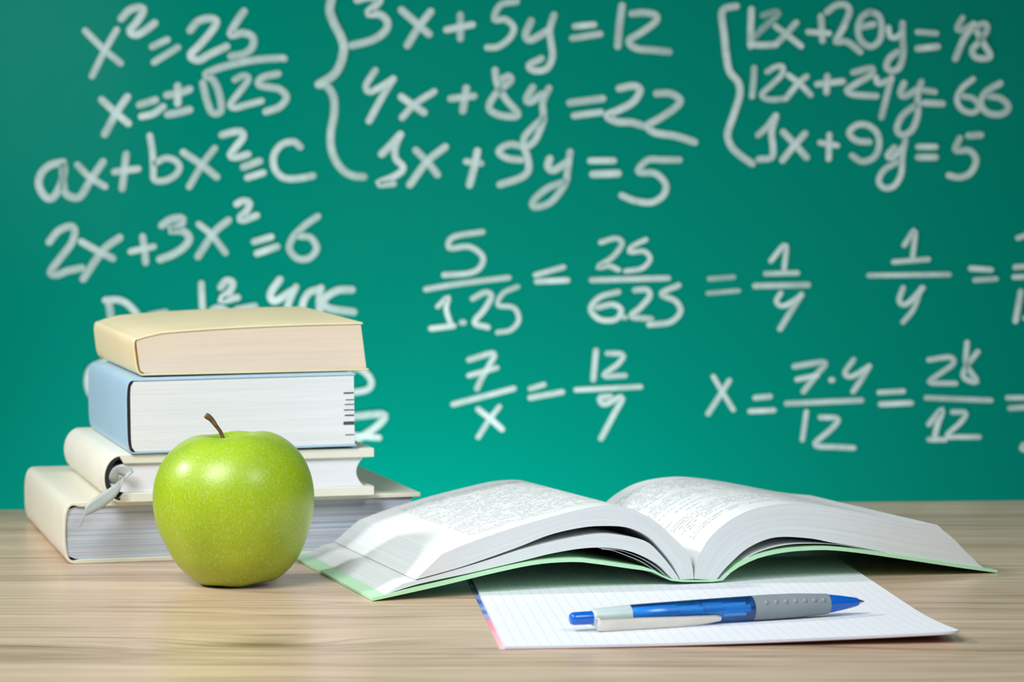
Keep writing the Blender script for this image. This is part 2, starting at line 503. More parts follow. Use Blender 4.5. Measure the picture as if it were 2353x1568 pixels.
def chalk(name, strokes, sc, ox, oy, width):
    """one handwritten line: strokes are polylines on the board"""
    V, Fc, den = [], [], []
    for st in strokes:
        d0 = 1.0
        if isinstance(st, tuple) and isinstance(st[1], float):
            st, d0 = st
        P = np.array([on_plane(ox + x / sc, oy + y / sc, (0, BY, 0), np.array([0, 1.0, 0])) for x, y in st])
        Q = np.stack([P[:, 0], P[:, 2]], 1)
        ln = np.sum(np.linalg.norm(np.diff(Q, axis=0), axis=1))
        n = int(max(10, min(70, ln / 0.0016)))
        Q = catmull(Q, n)
        _layer[0] += 1
        yy = BY - 0.0003 - 0.00001 * (_layer[0] % 60)
        w = width * 0.88 * BY / F / 2 * random.uniform(0.92, 1.08)
        T = np.gradient(Q, axis=0)
        T /= np.maximum(np.linalg.norm(T, axis=1, keepdims=True), 1e-9)
        # rounded ends
        cap = [0.97, 0.85, 0.6, 0.25]
        pre = [(Q[0] - T[0] * w * c, T[0], w * math.sqrt(max(0, 1 - c * c))) for c in cap]
        post = [(Q[-1] + T[-1] * w * c, T[-1], w * math.sqrt(max(0, 1 - c * c))) for c in reversed(cap)]
        rows = pre + [(Q[i], T[i], w) for i in range(n)] + post
        base = len(V)
        ph, k0 = random.uniform(0, 6), random.uniform(0.78, 0.98)
        for i, (q, t, ww) in enumerate(rows):
            nn = np.array([-t[1], t[0]])
            f = i / (len(rows) - 1)
            dl = d0 * (0.90 + 0.08 * math.sin(ph + f * 5.0)) * k0 * (0.86 + 0.14 * math.sin(math.pi * min(1, max(0, f))))
            for o, e in ((-1, 0.45), (-0.72, 0.9), (0, 1.0), (0.72, 0.9), (1, 0.45)):
                p = q + nn * ww * o
                V.append((p[0], yy, p[1]))
                den.append(dl * e)
        for i in range(len(rows) - 1):
            for k in range(4):
                a = base + i * 5 + k
                Fc.append((a, a + 1, a + 6, a + 5))
    o = make(name, V, Fc, M['chalk'], board, smooth=False)
    at = o.data.attributes.new('chalk_amount', 'FLOAT', 'POINT')
    at.data.foreach_set('value', den)
    return o


A = (2.24, 0, 0, 20)
chalk('chalk_equation', [
    [(440, 160), (530, 250), (620, 325)], [(600, 155), (540, 260), (475, 390)],
    [(625, 95), (670, 50), (730, 40), (735, 65), (700, 120), (668, 160), (700, 180), (750, 155), (795, 120)],
    [(785, 240), (860, 205)], [(795, 320), (850, 285), (915, 245)],
    [(980, 155), (1020, 110), (1080, 95), (1115, 110), (1090, 160), (1030, 230), (980, 285), (1020, 310), (1080, 280), (1165, 240)],
    [(1255, 60), (1220, 110), (1185, 180), (1250, 170), (1300, 190), (1300, 240), (1260, 275), (1190, 290)]], *A)
chalk('chalk_equation', [
    [(525, 515), (590, 575), (660, 635)], [(655, 500), (600, 580), (540, 690)],
    [(720, 540), (800, 515)], [(730, 600), (790, 585), (840, 550)],
    [(860, 490), (920, 480), (975, 460)], [(915, 445), (915, 530)], [(865, 590), (920, 580), (975, 565)],
    [(1045, 430), (1060, 500), (1085, 570), (1115, 585), (1140, 560), (1125, 470), (1095, 410), (1055, 385), (1130, 350), (1250, 320), (1350, 305), (1440, 300)],
    [(1455, 298), (1463, 302)],
    [(1210, 410), (1250, 390), (1280, 400), (1260, 440), (1220, 490), (1185, 540), (1210, 555), (1270, 540), (1345, 520)],
    [(1430, 380), (1350, 400), (1330, 435), (1390, 450), (1440, 460), (1475, 500), (1440, 550), (1370, 575)]], *A)
chalk('chalk_equation', [
    [(325, 835), (260, 850), (215, 890), (200, 950), (230, 1010), (270, 1020), (310, 960), (330, 890), (325, 840), (325, 930), (335, 990), (370, 1015), (415, 1010), (465, 930), (530, 835)],
    [(400, 850), (460, 910), (540, 960)], [(590, 885), (710, 870)], [(650, 795), (640, 880), (630, 970)],
    [(772, 700), (785, 780), (790, 870), (795, 925), (850, 930), (905, 900), (925, 860), (900, 825), (850, 815), (800, 840)],
    [(945, 785), (1040, 850), (1115, 910)], [(1105, 765), (1040, 850), (975, 960)],
    [(1145, 695), (1200, 680), (1245, 680), (1250, 710), (1220, 750), (1185, 800), (1220, 810), (1275, 795)],
    [(1255, 860), (1335, 830)], [(1275, 915), (1355, 890)],
    [(1545, 755), (1510, 730), (1450, 745), (1410, 800), (1415, 870), (1460, 915), (1530, 920), (1610, 905)]], *A)
chalk('chalk_equation', [
    [(255, 1245), (300, 1190), (360, 1165), (385, 1185), (370, 1250), (310, 1330), (260, 1400), (290, 1415), (350, 1395), (420, 1380)],
    [(420, 1245), (500, 1290), (580, 1330)], [(615, 1225), (530, 1290), (430, 1435)],
    [(675, 1295), (790, 1270)], [(735, 1220), (745, 1290), (750, 1350)],
    [(835, 1160), (880, 1130), (940, 1125), (925, 1165), (870, 1185), (940, 1190), (975, 1225), (950, 1270), (890, 1310), (825, 1335)],
    [(1025, 1155), (1090, 1210), (1160, 1300)], [(1175, 1135), (1100, 1200), (1020, 1320)],
    [(1220, 1050), (1250, 1035), (1285, 1045), (1270, 1085), (1235, 1120), (1250, 1135), (1320, 1110)],
    [(1310, 1245), (1395, 1220)], [(1325, 1305), (1425, 1270)],
    [(1635, 1115), (1570, 1160), (1510, 1220), (1490, 1280), (1530, 1330), (1590, 1330), (1630, 1280), (1600, 1225), (1540, 1215)]], *A)
chalk('chalk_equation', [
    [(243, 690), (275, 690), (300, 705), (322, 735), (325, 770), (300, 800), (262, 805)], [(250, 692), (256, 740), (258, 800)],
    [(345, 725), (380, 718)], [(350, 750), (384, 744)],
    [(463, 652), (465, 700), (470, 760)], [(466, 735), (500, 708), (528, 725), (520, 755), (475, 765)],
    [(508, 660), (520, 645), (535, 650), (528, 670), (508, 690), (545, 684)], [(545, 712), (585, 704)],
    [(643, 643), (622, 675), (632, 692), (672, 668)], [(680, 660), (664, 695), (652, 740)],
    [(735, 664), (708, 675), (695, 705), (705, 730)], [(738, 662), (734, 690), (736, 735)],
    [(808, 666), (775, 668), (745, 688), (755, 708), (812, 717)]], 1.0, 0, 0, 20)
chalk('chalk_equation', [
    [(240, 832), (210, 848), (202, 880), (214, 912), (245, 930)]], 1.0, 0, 0, 20)
chalk('chalk_equation', [[(780, 845), (825, 848), (852, 872), (845, 895), (800, 904)]], 1.0, 0, 0, 20)
chalk('chalk_equation', [[(815, 957), (882, 953), (868, 978), (822, 1010)], [(800, 1000), (870, 1006)]], 1.0, 0, 0, 19)
B = (2.5576, 700, 0, 20)
chalk('chalk_brace', [[(180, -60), (160, -10), (148, 60), (170, 130), (215, 220), (230, 290), (205, 390), (160, 450), (85, 495)],
                      [(85, 497), (135, 510), (172, 580), (172, 680), (155, 770), (155, 860), (180, 940), (230, 1005), (290, 1035), (345, 1040)]], 2.5576, 700, 0, 23)
chalk('chalk_equation', [
    [(310, 0), (370, -15), (440, -10), (430, 20), (370, 78), (440, 85), (485, 125), (475, 180), (400, 235), (275, 268)],
    [(570, 60), (650, 130), (730, 200)], [(740, 70), (670, 160), (605, 265)], [(835, 175), (985, 145)], [(915, 90), (915, 225)],
    [(1245, 10), (1150, 30), (1115, 115), (1180, 115), (1230, 165), (1200, 230), (1135, 275), (1075, 280)],
    [(1330, 125), (1298, 205), (1330, 235), (1430, 180)], [(1465, 90), (1440, 180), (1450, 260), (1455, 340), (1420, 405), (1350, 415), (1318, 385), (1390, 345)],
    [(1590, 155), (1700, 145)], [(1575, 225), (1735, 200)], [(1865, 35), (1850, 150), (1840, 270)],
    [(1925, 80), (2000, 75), (2065, 90), (2060, 130), (1980, 190), (1905, 240), (1950, 285), (2050, 295), (2140, 305)]], *B)
chalk('chalk_equation', [
    [(415, 415), (362, 500), (380, 540), (440, 515), (520, 465)], [(520, 465), (450, 580), (380, 710)],
    [(570, 570), (640, 620), (700, 660)], [(760, 540), (650, 610), (575, 690)], [(860, 580), (995, 565)], [(950, 520), (930, 650)],
    [(1120, 415), (1132, 490), (1180, 580), (1255, 675), (1160, 680), (1085, 640), (1110, 570), (1165, 515), (1212, 475), (1200, 447), (1160, 465)],
    [(1340, 515), (1305, 580), (1325, 600), (1395, 555)], [(1435, 520), (1400, 600), (1400, 690), (1345, 745), (1290, 810), (1300, 860), (1350, 830), (1385, 760), (1405, 700)],
    [(1560, 605), (1750, 580)], [(1585, 680), (1740, 660)],
    [(1850, 520), (1930, 505), (1972, 530), (1930, 600), (1840, 650), (1775, 680), (1835, 715), (1920, 720), (1990, 740)],
    [(2070, 550), (2150, 550), (2208, 590), (2170, 640), (2080, 700), (2015, 740), (2060, 780), (2180, 800), (2290, 835)]], *B)
chalk('chalk_equation', [
    [(455, 905), (510, 850), (562, 792)], [(562, 792), (535, 860), (535, 930), (580, 985), (540, 1030), (430, 1080), (520, 1080)],
    [(655, 885), (720, 950), (780, 1025)], [(825, 865), (720, 950), (620, 1085)], [(950, 950), (1035, 960)], [(1015, 890), (1000, 970), (970, 1085)],
    [(1280, 860), (1200, 850), (1140, 890), (1190, 930), (1270, 940)], [(1290, 870), (1310, 930), (1315, 1000), (1270, 1045), (1150, 1085)],
    [(1440, 935), (1430, 980), (1465, 1000), (1550, 950)], [(1560, 895), (1545, 1000), (1530, 1080), (1450, 1185), (1355, 1218), (1345, 1180), (1430, 1105), (1530, 1070)],
    [(1680, 945), (1815, 945)], [(1695, 1025), (1840, 1020)],
    [(2200, 940), (2100, 940), (2015, 942), (1960, 1010), (2060, 1020), (2120, 1080), (2110, 1145), (2040, 1190), (1940, 1180), (1865, 1150)]], *B)
Cc = (3.1248, 1600, 0, 18)
chalk('chalk_brace', [[(285, 45), (205, 62), (183, 110), (200, 250), (215, 400), (240, 515), (300, 590), (312, 680), (270, 820), (225, 960), (250, 1050), (320, 1120), (400, 1175)]], 3.1248, 1600, 0, 20)
chalk('chalk_equation', [
    [(395, 70), (390, 200), (390, 330)], ([(480, 110), (560, 85), (590, 95), (540, 150), (470, 210), (415, 270)], 0.5), [(390, 320), (480, 325), (570, 320)],
    [(570, 190), (650, 250), (750, 330)], [(715, 165), (640, 250), (570, 320)], [(805, 230), (950, 240)], [(895, 120), (905, 290)],
    [(940, 85), (1000, 40), (1070, 35), (1100, 80), (1070, 160), (1030, 240), (1000, 300), (1080, 300), (1175, 370)], [(1065, 190), (1010, 280)],
    [(1250, 85), (1190, 120), (1160, 200), (1180, 290), (1250, 335), (1315, 290), (1332, 200), (1310, 115), (1250, 85)], [(1190, 195), (1270, 175)],
    [(1380, 200), (1390, 260), (1430, 270), (1470, 240)], [(1480, 170), (1480, 260), (1485, 380), (1460, 480), (1405, 510), (1365, 480), (1385, 420), (1440, 375)],
    [(1590, 230), (1720, 240)], [(1590, 350), (1730, 335)],
    [(1910, 130), (1870, 205), (1910, 215), (1990, 170)], [(1990, 180), (1920, 280), (1860, 420)],
    [(2000, 190), (2070, 170), (2085, 215), (2030, 300), (1980, 360), (2010, 415), (2110, 408), (2060, 310), (2010, 220)]], *Cc)
chalk('chalk_equation', [
    [(415, 490), (410, 590), (400, 690)], [(510, 515), (570, 480), (620, 480), (610, 540), (540, 610), (470, 680), (520, 715), (640, 710)],
    [(660, 540), (740, 600), (820, 680)], [(790, 550), (730, 600), (650, 700)], [(870, 605), (1050, 585)], [(940, 550), (935, 660)],
    [(1130, 520), (1260, 490), (1250, 540), (1150, 600), (1080, 650), (1140, 680), (1290, 690)],
    [(1290, 560), (1310, 600), (1400, 570)], [(1400, 560), (1370, 680), (1330, 840)],
    [(1490, 600), (1465, 670), (1500, 690), (1590, 640)], [(1615, 590), (1590, 680), (1590, 820), (1550, 930), (1485, 970), (1440, 930), (1480, 830), (1570, 760)],
    [(1640, 650), (1710, 660)], [(1640, 740), (1765, 745)],
    [(1985, 570), (1910, 630), (1872, 710), (1900, 780), (1980, 810), (2030, 770), (1990, 710), (1910, 690)],
    [(2180, 600), (2080, 660), (2042, 740), (2090, 810), (2190, 820), (2242, 770), (2190, 710), (2105, 690)]], *Cc)
chalk('chalk_equation', [
    [(445, 970), (510, 910), (570, 830)], [(570, 840), (540, 950), (550, 1050), (540, 1130), (450, 1145)],
    [(625, 950), (710, 1040), (790, 1130)], [(780, 960), (700, 1050), (620, 1150)], [(890, 1025), (1010, 1045)], [(955, 970), (950, 1140)],
    [(1240, 1020), (1150, 1010), (1098, 955), (1150, 900), (1230, 900), (1300, 960), (1310, 1060), (1270, 1135), (1190, 1160), (1120, 1120)],
    [(1420, 1060), (1370, 1120), (1410, 1130), (1480, 1060)], [(1500, 1010), (1480, 1120), (1470, 1250), (1420, 1335), (1350, 1350), (1310, 1300), (1350, 1220), (1440, 1165)],
    [(1595, 1055), (1715, 1055)], [(1595, 1130), (1715, 1130)],
    [(1890, 995), (1860, 1080), (1960, 1082), (2008, 1150), (1970, 1240), (1890, 1275), (1815, 1260)], [(1955, 975), (2040, 970)]], *Cc)
D = (1.6653, 940, 500, 16)
chalk('chalk_fraction', [
    [(280, 55), (170, 75), (155, 117), (230, 112), (282, 150), (268, 195), (220, 215), (135, 220)], [(65, 275), (180, 255), (380, 230)],
    [(110, 340), (150, 305), (142, 350), (160, 410)], [(85, 425), (170, 415)], [(203, 402), (208, 402)],
    [(245, 310), (290, 287), (315, 300), (290, 350), (250, 402), (300, 420)], [(415, 265), (360, 290), (340, 335), (400, 345), (420, 390), (390, 430), (340, 440)]], *D)
chalk('chalk_equals_sign', [[(485, 220), (590, 190)], [(490, 245), (605, 240)]], *D)
chalk('chalk_fraction', [
    [(735, 95), (790, 80), (815, 100), (780, 150), (722, 190), (765, 185), (800, 200)], [(905, 85), (855, 110), (845, 132), (900, 130), (922, 160), (890, 195), (830, 205)],
    [(700, 240), (990, 232)], [(800, 285), (730, 305), (695, 350), (730, 390), (790, 390), (812, 355), (780, 333), (720, 345)], [(823, 382), (827, 382)],
    [(865, 278), (910, 277), (920, 302), (885, 345), (850, 378), (925, 388)], [(1030, 260), (965, 292), (1020, 320), (1038, 360), (1000, 400), (920, 410)]], *D)
chalk('chalk_equals_sign', [([(1150, 235), (1240, 228)], 0.6), ([(1145, 290), (1260, 280)], 0.8)], 1.6653, 940, 500, 14)
chalk('chalk_fraction', [[(1385, 165), (1440, 105), (1435, 200)], [(1365, 215), (1485, 212)], [(1325, 262), (1525, 258)],
                         [(1422, 290), (1405, 322), (1435, 338), (1500, 300)], [(1500, 295), (1460, 360), (1420, 425)]], *D)
chalk('chalk_fraction', [[(1895, 105), (1935, 50), (1927, 150)], [(1855, 170), (1985, 160)], [(1760, 222), (2065, 218)],
                         [(1890, 270), (1875, 320), (1905, 330), (1965, 270)], [(1960, 270), (1930, 350), (1890, 400)]], *D)
chalk('chalk_equals_sign', [[(2150, 195), (2225, 200)], [(2165, 240), (2245, 235)]], *D)
chalk('chalk_fraction', [[(2330, 78), (2400, 60), (2385, 110)], [(2320, 190), (2400, 185)], [(2315, 228), (2440, 225)], [(2340, 285), (2330, 340), (2320, 395)], [(2356, 385), (2420, 390)]], *D)
chalk('chalk_fraction', [[(230, 545), (322, 520), (310, 560), (280, 610), (260, 655)], [(230, 605), (335, 575)], [(170, 715), (400, 655)],
                         [(265, 735), (310, 770), (355, 810)], [(345, 725), (310, 770), (265, 840)]], *D)
chalk('chalk_equals_sign', [[(465, 655), (515, 640)], [(465, 690), (585, 668)]], *D)
chalk('chalk_fraction', [[(715, 510), (705, 620)], [(760, 520), (818, 525), (800, 560), (745, 605), (825, 605)], [(640, 660), (885, 648)],
                         [(770, 685), (730, 690), (748, 715), (815, 688), (780, 760), (735, 845)]], *D)
chalk('chalk_equation', [[(1165, 610), (1200, 670), (1240, 735)], [(1225, 625), (1190, 680), (1145, 750)], [(1325, 690), (1380, 685)], [(1305, 742), (1395, 738)]], *D)
chalk('chalk_fraction', [[(1475, 570), (1590, 555), (1560, 600), (1510, 665)], [(1485, 620), (1560, 605)], [(1615, 622), (1620, 622)],
                         [(1700, 545), (1667, 595), (1695, 608), (1760, 570)], [(1760, 570), (1730, 620), (1700, 665)], [(1445, 712), (1730, 700)],
                         [(1520, 745), (1505, 850)], [(1575, 765), (1640, 770), (1620, 805), (1555, 862), (1570, 876), (1620, 878), (1700, 882)]], *D)
chalk('chalk_equals_sign', [[(1800, 670), (1890, 665)], [(1805, 715), (1920, 710)]], *D)
chalk('chalk_fraction', [[(1990, 545), (2070, 535), (2080, 562), (2010, 612), (1995, 632), (2090, 635)],
                         [(2135, 480), (2132, 560), (2172, 628), (2122, 612), (2132, 570), (2175, 515)], [(1980, 690), (2225, 700)],
                         [(1990, 790), (2040, 735), (2020, 800), (2010, 850)], [(1990, 850), (2050, 850)], [(2080, 745), (2130, 748), (2110, 785), (2058, 835), (2110, 840), (2180, 840)]], *D)
chalk('chalk_equals_sign', [[(2290, 690), (2380, 690)], [(2300, 730), (2390, 725)]], *D)
chalk('chalk_fraction', [[(2350, 870), (2344, 884), (2360, 890)]], *D)


# ------------------------------------------------------------------ closed books
def strip_solid(name, mid, thick, w0, w1, mat, parent, kz=1.0, bevel=None, lift=None):
    """extrude a strip (centre line with thickness) from depth w0 to w1; kz scales heights at the far end"""
    mid = np.array(mid, float)
    T = np.gradient(mid, axis=0)
    T /= np.linalg.norm(T, axis=1, keepdims=True)
    Nn = np.stack([-T[:, 1], T[:, 0]], 1)
    th = np.broadcast_to(np.array(thick, float), (len(mid),))[:, None] / 2
    Lp, Rp = mid + Nn * th, mid - Nn * th
    n = len(mid)
    V, Fc = [], []
    ks = 6
    for k in range(ks + 1):
        w = w0 + (w1 - w0) * k / ks
        s = 1 + (kz - 1) * k / ks
        for arr in (Lp, Rp):
            for u, zz in arr:
                V.append((u, w, zz * s + (lift(u, w, zz) if lift else 0)))
    for k in range(ks):
        a, b = k * 2 * n, (k + 1) * 2 * n
        for i in range(n - 1):
            Fc.append((a + i, a + i + 1, b + i + 1, b + i))
            Fc.append((a + n + i, b + n + i, b + n + i + 1, a + n + i + 1))
        Fc.append((a, b, b + n, a + n))
        Fc.append((a + n - 1, a + 2 * n - 1, b + 2 * n - 1, b + n - 1))
    for k in (0, ks):
        a = k * 2 * n
        for i in range(n - 1):
            Fc.append((a + i, a + n + i, a + n + i + 1, a + i + 1))
    return make(name, V, Fc, mat, parent, bevel=bevel, auto=math.radians(50))


def block(name, fn, ns, nt, w0, w1, mats, parent, kz=1.0, kinds=(0, 0, 0, 0), swap=False):
    """block of pages: fn(s,t) -> (u,z); s along the page, t across the thickness.
    materials by face: kinds = (edges, top, bottom, fore edge)"""
    V, Fc, mi, uv = [], [], [], []
    nk = 6
    S = [i / ns for i in range(ns + 1)]
    T = [j / nt for j in range(nt + 1)]
    G = [[fn(s, t) for t in T] for s in S]
    idx = {}

    def vid(i, j, k):
        if (i, j, k) not in idx:
            u, z = G[i][j]
            idx[(i, j, k)] = len(V)
            V.append((u, w0 + (w1 - w0) * k / nk, z * (1 + (kz - 1) * k / nk)))
        return idx[(i, j, k)]

    def add(q, m, u):
        Fc.append(q)
        mi.append(m)
        uv.append(u)
    for i in range(ns):
        for j in range(nt):
            for k in (0, nk):
                add((vid(i, j, k), vid(i + 1, j, k), vid(i + 1, j + 1, k), vid(i, j + 1, k)), kinds[0],
                    [(S[i], T[j]), (S[i + 1], T[j]), (S[i + 1], T[j + 1]), (S[i], T[j + 1])])
    for i in range(ns):
        for k in range(nk):
            v0, v1 = k / nk, (k + 1) / nk
            for j, m in ((0, kinds[2]), (nt, kinds[1])):
                add((vid(i, j, k), vid(i + 1, j, k), vid(i + 1, j, k + 1), vid(i, j, k + 1)), m, [(S[i], v0), (S[i + 1], v0), (S[i + 1], v1), (S[i], v1)])
    for j in range(nt):
        for k in range(nk):
            v0, v1 = k / nk, (k + 1) / nk
            for i in (0, ns):
                add((vid(i, j, k), vid(i, j + 1, k), vid(i, j + 1, k + 1), vid(i, j, k + 1)), kinds[3], [(v0, T[j]), (v0, T[j + 1]), (v1, T[j + 1]), (v1, T[j])])
    return make(name, V, Fc, mats, parent, midx=mi, uvs=uv, auto=math.radians(35))


def closed_book(name, label, P, deg, tilt, Wd, L, T, Tf, cov, pag, tb, ts, bulge, pw, over, square, fore, shear=0.0, drop=0.0, kz=1.0, gap=None, bev=0.0004, group='closed books in the stack'):
    """P near left bottom corner; Wd spine to fore edge; L depth; T spine thickness; Tf fore-edge thickness"""
    root = empty(name, P, math.radians(deg), -math.radians(tilt))
    tag(root, label, 'book', group)

    def top(u):
        f = min(1, max(0, u / Wd))
        return T + (Tf - T) * (1 - (1 - f) ** 2.5) - drop * math.exp(-(u / 0.006) ** 2) if u > 0 else T - drop

    def shz(u, z):
        return (u - shear * z, z)
    mid = []
    for u in np.linspace(Wd, 0.004, 14):
        mid.append(shz(u, tb / 2))
    zb, zt = ts / 2, T - drop - ts / 2
    hh = (zt - zb) / 2
    for a in np.linspace(-88, 88, 23):
        c, s = math.cos(math.radians(a)), math.sin(math.radians(a))
        mid.append(shz(0.002 - (bulge + 0.002) * abs(c) ** (2 / pw), (zb + zt) / 2 + hh * math.copysign(abs(s) ** (2 / pw), s)))
    for u in np.linspace(0.004, Wd, 14):
        mid.append(shz(u, top(u) - tb / 2))
    th = [tb] * 14 + [ts] * 23 + [tb] * 14
    strip_solid('cover', mid, th, 0, L, cov, root, kz, bevel=bev)
    # pages
    Wp = Wd - over
    pe = pw + 3 if pw >= 3 else pw

    def fn(s, t):
        u0 = ts / 2 + 0.0003 - (bulge - (gap[0] if gap else 0.0)) * (max(0, 1 - abs(2 * t - 1) ** pe)) ** (1 / pe) + (0.0008 if pw >= 3 else 0.003) * abs(2 * t - 1) ** 6
        u1 = Wp - fore * (1 - (2 * t - 1) ** 2)
        u = u0 + (u1 - u0) * s
        z0, z1 = tb + 0.0001, top(max(u, 0.004)) - tb - 0.0001
        return shz(u, z0 + (z1 - z0) * t)
    block('page_block', fn, 16, 16, square, L - square, pag, root, kz)
    if gap:
        m2 = []
        for a in np.linspace(-80, 80, 19):
            c, s = math.cos(math.radians(a)), math.sin(math.radians(a))
            g0 = gap[0] / 2 + ts / 2
            m2.append(shz(0.002 + g0 - (bulge + 0.002) * abs(c) ** (2 / pw), (zb + zt) / 2 + (hh - ts * 0.6) * math.copysign(abs(s) ** (2 / pw), s)))
        thg = [max(0.0002, gap[0] * math.cos(math.radians(a)) ** 0.6) for a in np.linspace(-80, 80, 19)]
        strip_solid(gap[2], m2, thg, gap[3], L - gap[3], gap[1], root, kz)
    return root


P4 = on_z(166, 1297, 0.0)
Z3 = 0.0329
P3 = on_z(269, 1156, Z3)
Z2 = Z3 + 0.0257
P2 = on_z(304, 1044, Z2)
Z1 = Z2 + 0.0402
P1 = on_z(326, 864, Z1)
bk4 = closed_book('hardcover_book', 'thick ivory hardcover with striped bluish page edges at the bottom of the stack', P4, 15.4, 0.0, 0.189, 0.203, 0.0326, 0.0326,
                  M['ivory'], M['glossy'], 0.0024, 0.0016, 0.004, 3.0, 0.004, 0.0018, 0.002, gap=None)
bk3 = closed_book('hardcover_book', 'cream padded hardcover with ribbon bookmark lying under the light blue book', P3, 15.5, 0.0, 0.1385, 0.178, 0.0254, 0.0256,
                  M['cream'], M['smoothpages'], 0.0050, 0.0012, 0.0068, 2.0, 0.0055, 0.0022, 0.0040, gap=(0.0022, M['black'], 'headband', 0.0002), bev=0.0016)
bk2 = closed_book('paperback_book', 'thick light blue paperback with white index-marked pages under the yellow book', P2, 15.5, 0.6, 0.1205, 0.160, 0.0392, 0.0392,
                  M['blue'], M['whitepages'], 0.0011, 0.0008, 0.0026, 4.0, 0.0010, 0.0004, 0.0, gap=(0.0014, M['black'], 'spine_gap_shade', 0.0006))  # black strip stands in for the shade in the open spine gap
bk1 = closed_book('paperback_book', 'pale yellow paperback with tan page edges on top of the stack', P1, 15.5, 0.35, 0.1232, 0.166, 0.0222, 0.0262,
                  M['yellow'], M['tanpages'], 0.0012, 0.0010, 0.0022, 4.0, 0.0012, 0.0006, 0.0, shear=0.12, drop=0.0020, kz=1.08, gap=(0.0008, M['glue'], 'spine_glue', 0.0008))

# index marks at the fore edge of the blue book's pages
V, Fc = [], []
for zz, ln, hh in ((0.0285, 0.0055, 0.0006), (0.0250, 0.0045, 0.0003), (0.0225, 0.0050, 0.0003), (0.0195, 0.0055, 0.0004), (0.0165, 0.0050, 0.0006), (0.0118, 0.0058, 0.0016), (0.0062, 0.0050, 0.0003)):
    b = len(V)
    x1, x0 = 0.1193, 0.1193 - ln
    for yy in (0.00005, 0.0008):
        V += [(x0, yy, zz), (x1, yy, zz), (x1, yy, zz + hh), (x0, yy, zz + hh)]
    Fc += [(b, b + 1, b + 2, b + 3), (b + 4, b + 7, b + 6, b + 5), (b, b + 4, b + 5, b + 1), (b + 1, b + 5, b + 6, b + 2), (b + 2, b + 6, b + 7, b + 3), (b + 3, b + 7, b + 4, b)]
make('index_marks', V, Fc, M['mark'], bk2, smooth=False)


# ribbon bookmark of the padded book
def ribbon(name, pairs, mat, parent, inv, base, n=26, th=0.00025):
    """pairs: (px upper, py upper, px lower, py lower, mm in front of the book's front plane)"""
    nrm = np.array([math.sin(math.radians(15.5)), -math.cos(math.radians(15.5)), 0])
    up, lo = [], []
    for (a, b, c, d, f, f2) in pairs:
        up.append(on_plane(30 + a / 4.355, 960 + b / 4.355, base + nrm * f / 1000, nrm))
        lo.append(on_plane(30 + c / 4.355, 960 + d / 4.355, base + nrm * f2 / 1000, nrm))
    U, Lw = catmull(up, n), catmull(lo, n)
    V, Fc = [], []
    for p, q in zip(U, Lw):
        for k in range(4):
            V.append(inv @ Vector(p + (q - p) * k / 3))
    for i in range(n - 1):
        for k in range(3):
            a = i * 4 + k
            Fc.append((a, a + 1, a + 5, a + 4))
    o = make(name, V, Fc, mat, parent)
    so = o.modifiers.new('thickness', 'SOLIDIFY')
    so.thickness = th
    return o


bpy.context.view_layer.update()
inv3 = bk3.matrix_world.inverted()
ribbon('ribbon_bookmark', [(965, 640, 1030, 660, -1.5, -1.5), (960, 590, 1045, 620, 0.5, 0.5), (985, 530, 1060, 570, 2.0, 1.5), (1040, 485, 1085, 580, 3.5, 2.5), (1110, 475, 1120, 590, 4.5, 4.0),
                           (1190, 510, 1120, 600, 5, 5), (1205, 550, 1105, 620, 6, 5)], M['ribbon'], bk3, inv3, P3)
ribbon('ribbon_bookmark', [(1120, 590, 1095, 640, 3.0, 5.0), (1035, 655, 1074, 720, 5.5, 6.0), (935, 725, 1030, 790, 7.0, 7.5), (825, 792, 910, 895, 8.0, 8.5), (750, 855, 795, 955, 8.5, 9.0),
                           (718, 905, 728, 985, 9.0, 9.5)], M['ribbon'], bk3, inv3, P3)
ribbon('ribbon_tail', [(712, 930, 716, 985, 8.8, 8.8), (695, 985, 706, 1030, 8.5, 8.5), (675, 1040, 688, 1060, 8.3, 8.3), (655, 1095, 668, 1102, 8.0, 8.0)], M['ribbon'], bk3, inv3, P3)

# ------------------------------------------------------------------ apple
AR = 0.0400
prof = catmull([(0.0, 0.13), (0.10, 0.085), (0.24, 0.02), (0.37, 0.0), (0.48, 0.025), (0.575, 0.09), (0.68, 0.19), (0.79, 0.34), (0.87, 0.51), (0.94, 0.69), (0.985, 0.87), (1.0, 1.05), (0.99, 1.21), (0.955, 1.37),
                (0.89, 1.52), (0.80, 1.65), (0.68, 1.76), (0.54, 1.835), (0.40, 1.865), (0.28, 1.845), (0.17, 1.765), (0.08, 1.67), (0.0, 1.63)], 90)
na = 96
V, Fc = [], []
for i, (r, z) in enumerate(prof):
    for k in range(na):
        a = 2 * math.pi * k / na
        hh = z / 1.87
        lob = 1 + 0.009 * math.cos(5 * a + 0.6) * (abs(2 * hh - 1) ** 1.5) + 0.008 * math.cos(2 * a + 1.0)
        zz = z + (0.009 * math.cos(5 * a + 0.6) * math.exp(-((r - 0.45) / 0.25) ** 2) if z > 1 else 0.012 * (1 + math.cos(5 * a)) * math.exp(-((r - 0.35) / 0.2) ** 2))
        V.append((r * lob * math.cos(a) * AR, r * lob * math.sin(a) * AR, zz * AR))
for i in range(len(prof) - 1):
    for k in range(na):
        Fc.append((i * na + k, i * na + (k + 1) % na, (i + 1) * na + (k + 1) % na, (i + 1) * na + k))
ap = make('apple', V, Fc, M['apple'])
bm = bmesh.new()
bm.from_mesh(ap.data)
bmesh.ops.remove_doubles(bm, verts=bm.verts, dist=1e-5)
bmesh.ops.recalc_face_normals(bm, faces=bm.faces)
bm.to_mesh(ap.data)
bm.free()
tag(ap, 'shiny green apple with brown stem standing in front of the stacked books', 'apple')
AP = on_z(536, 1342, 0)
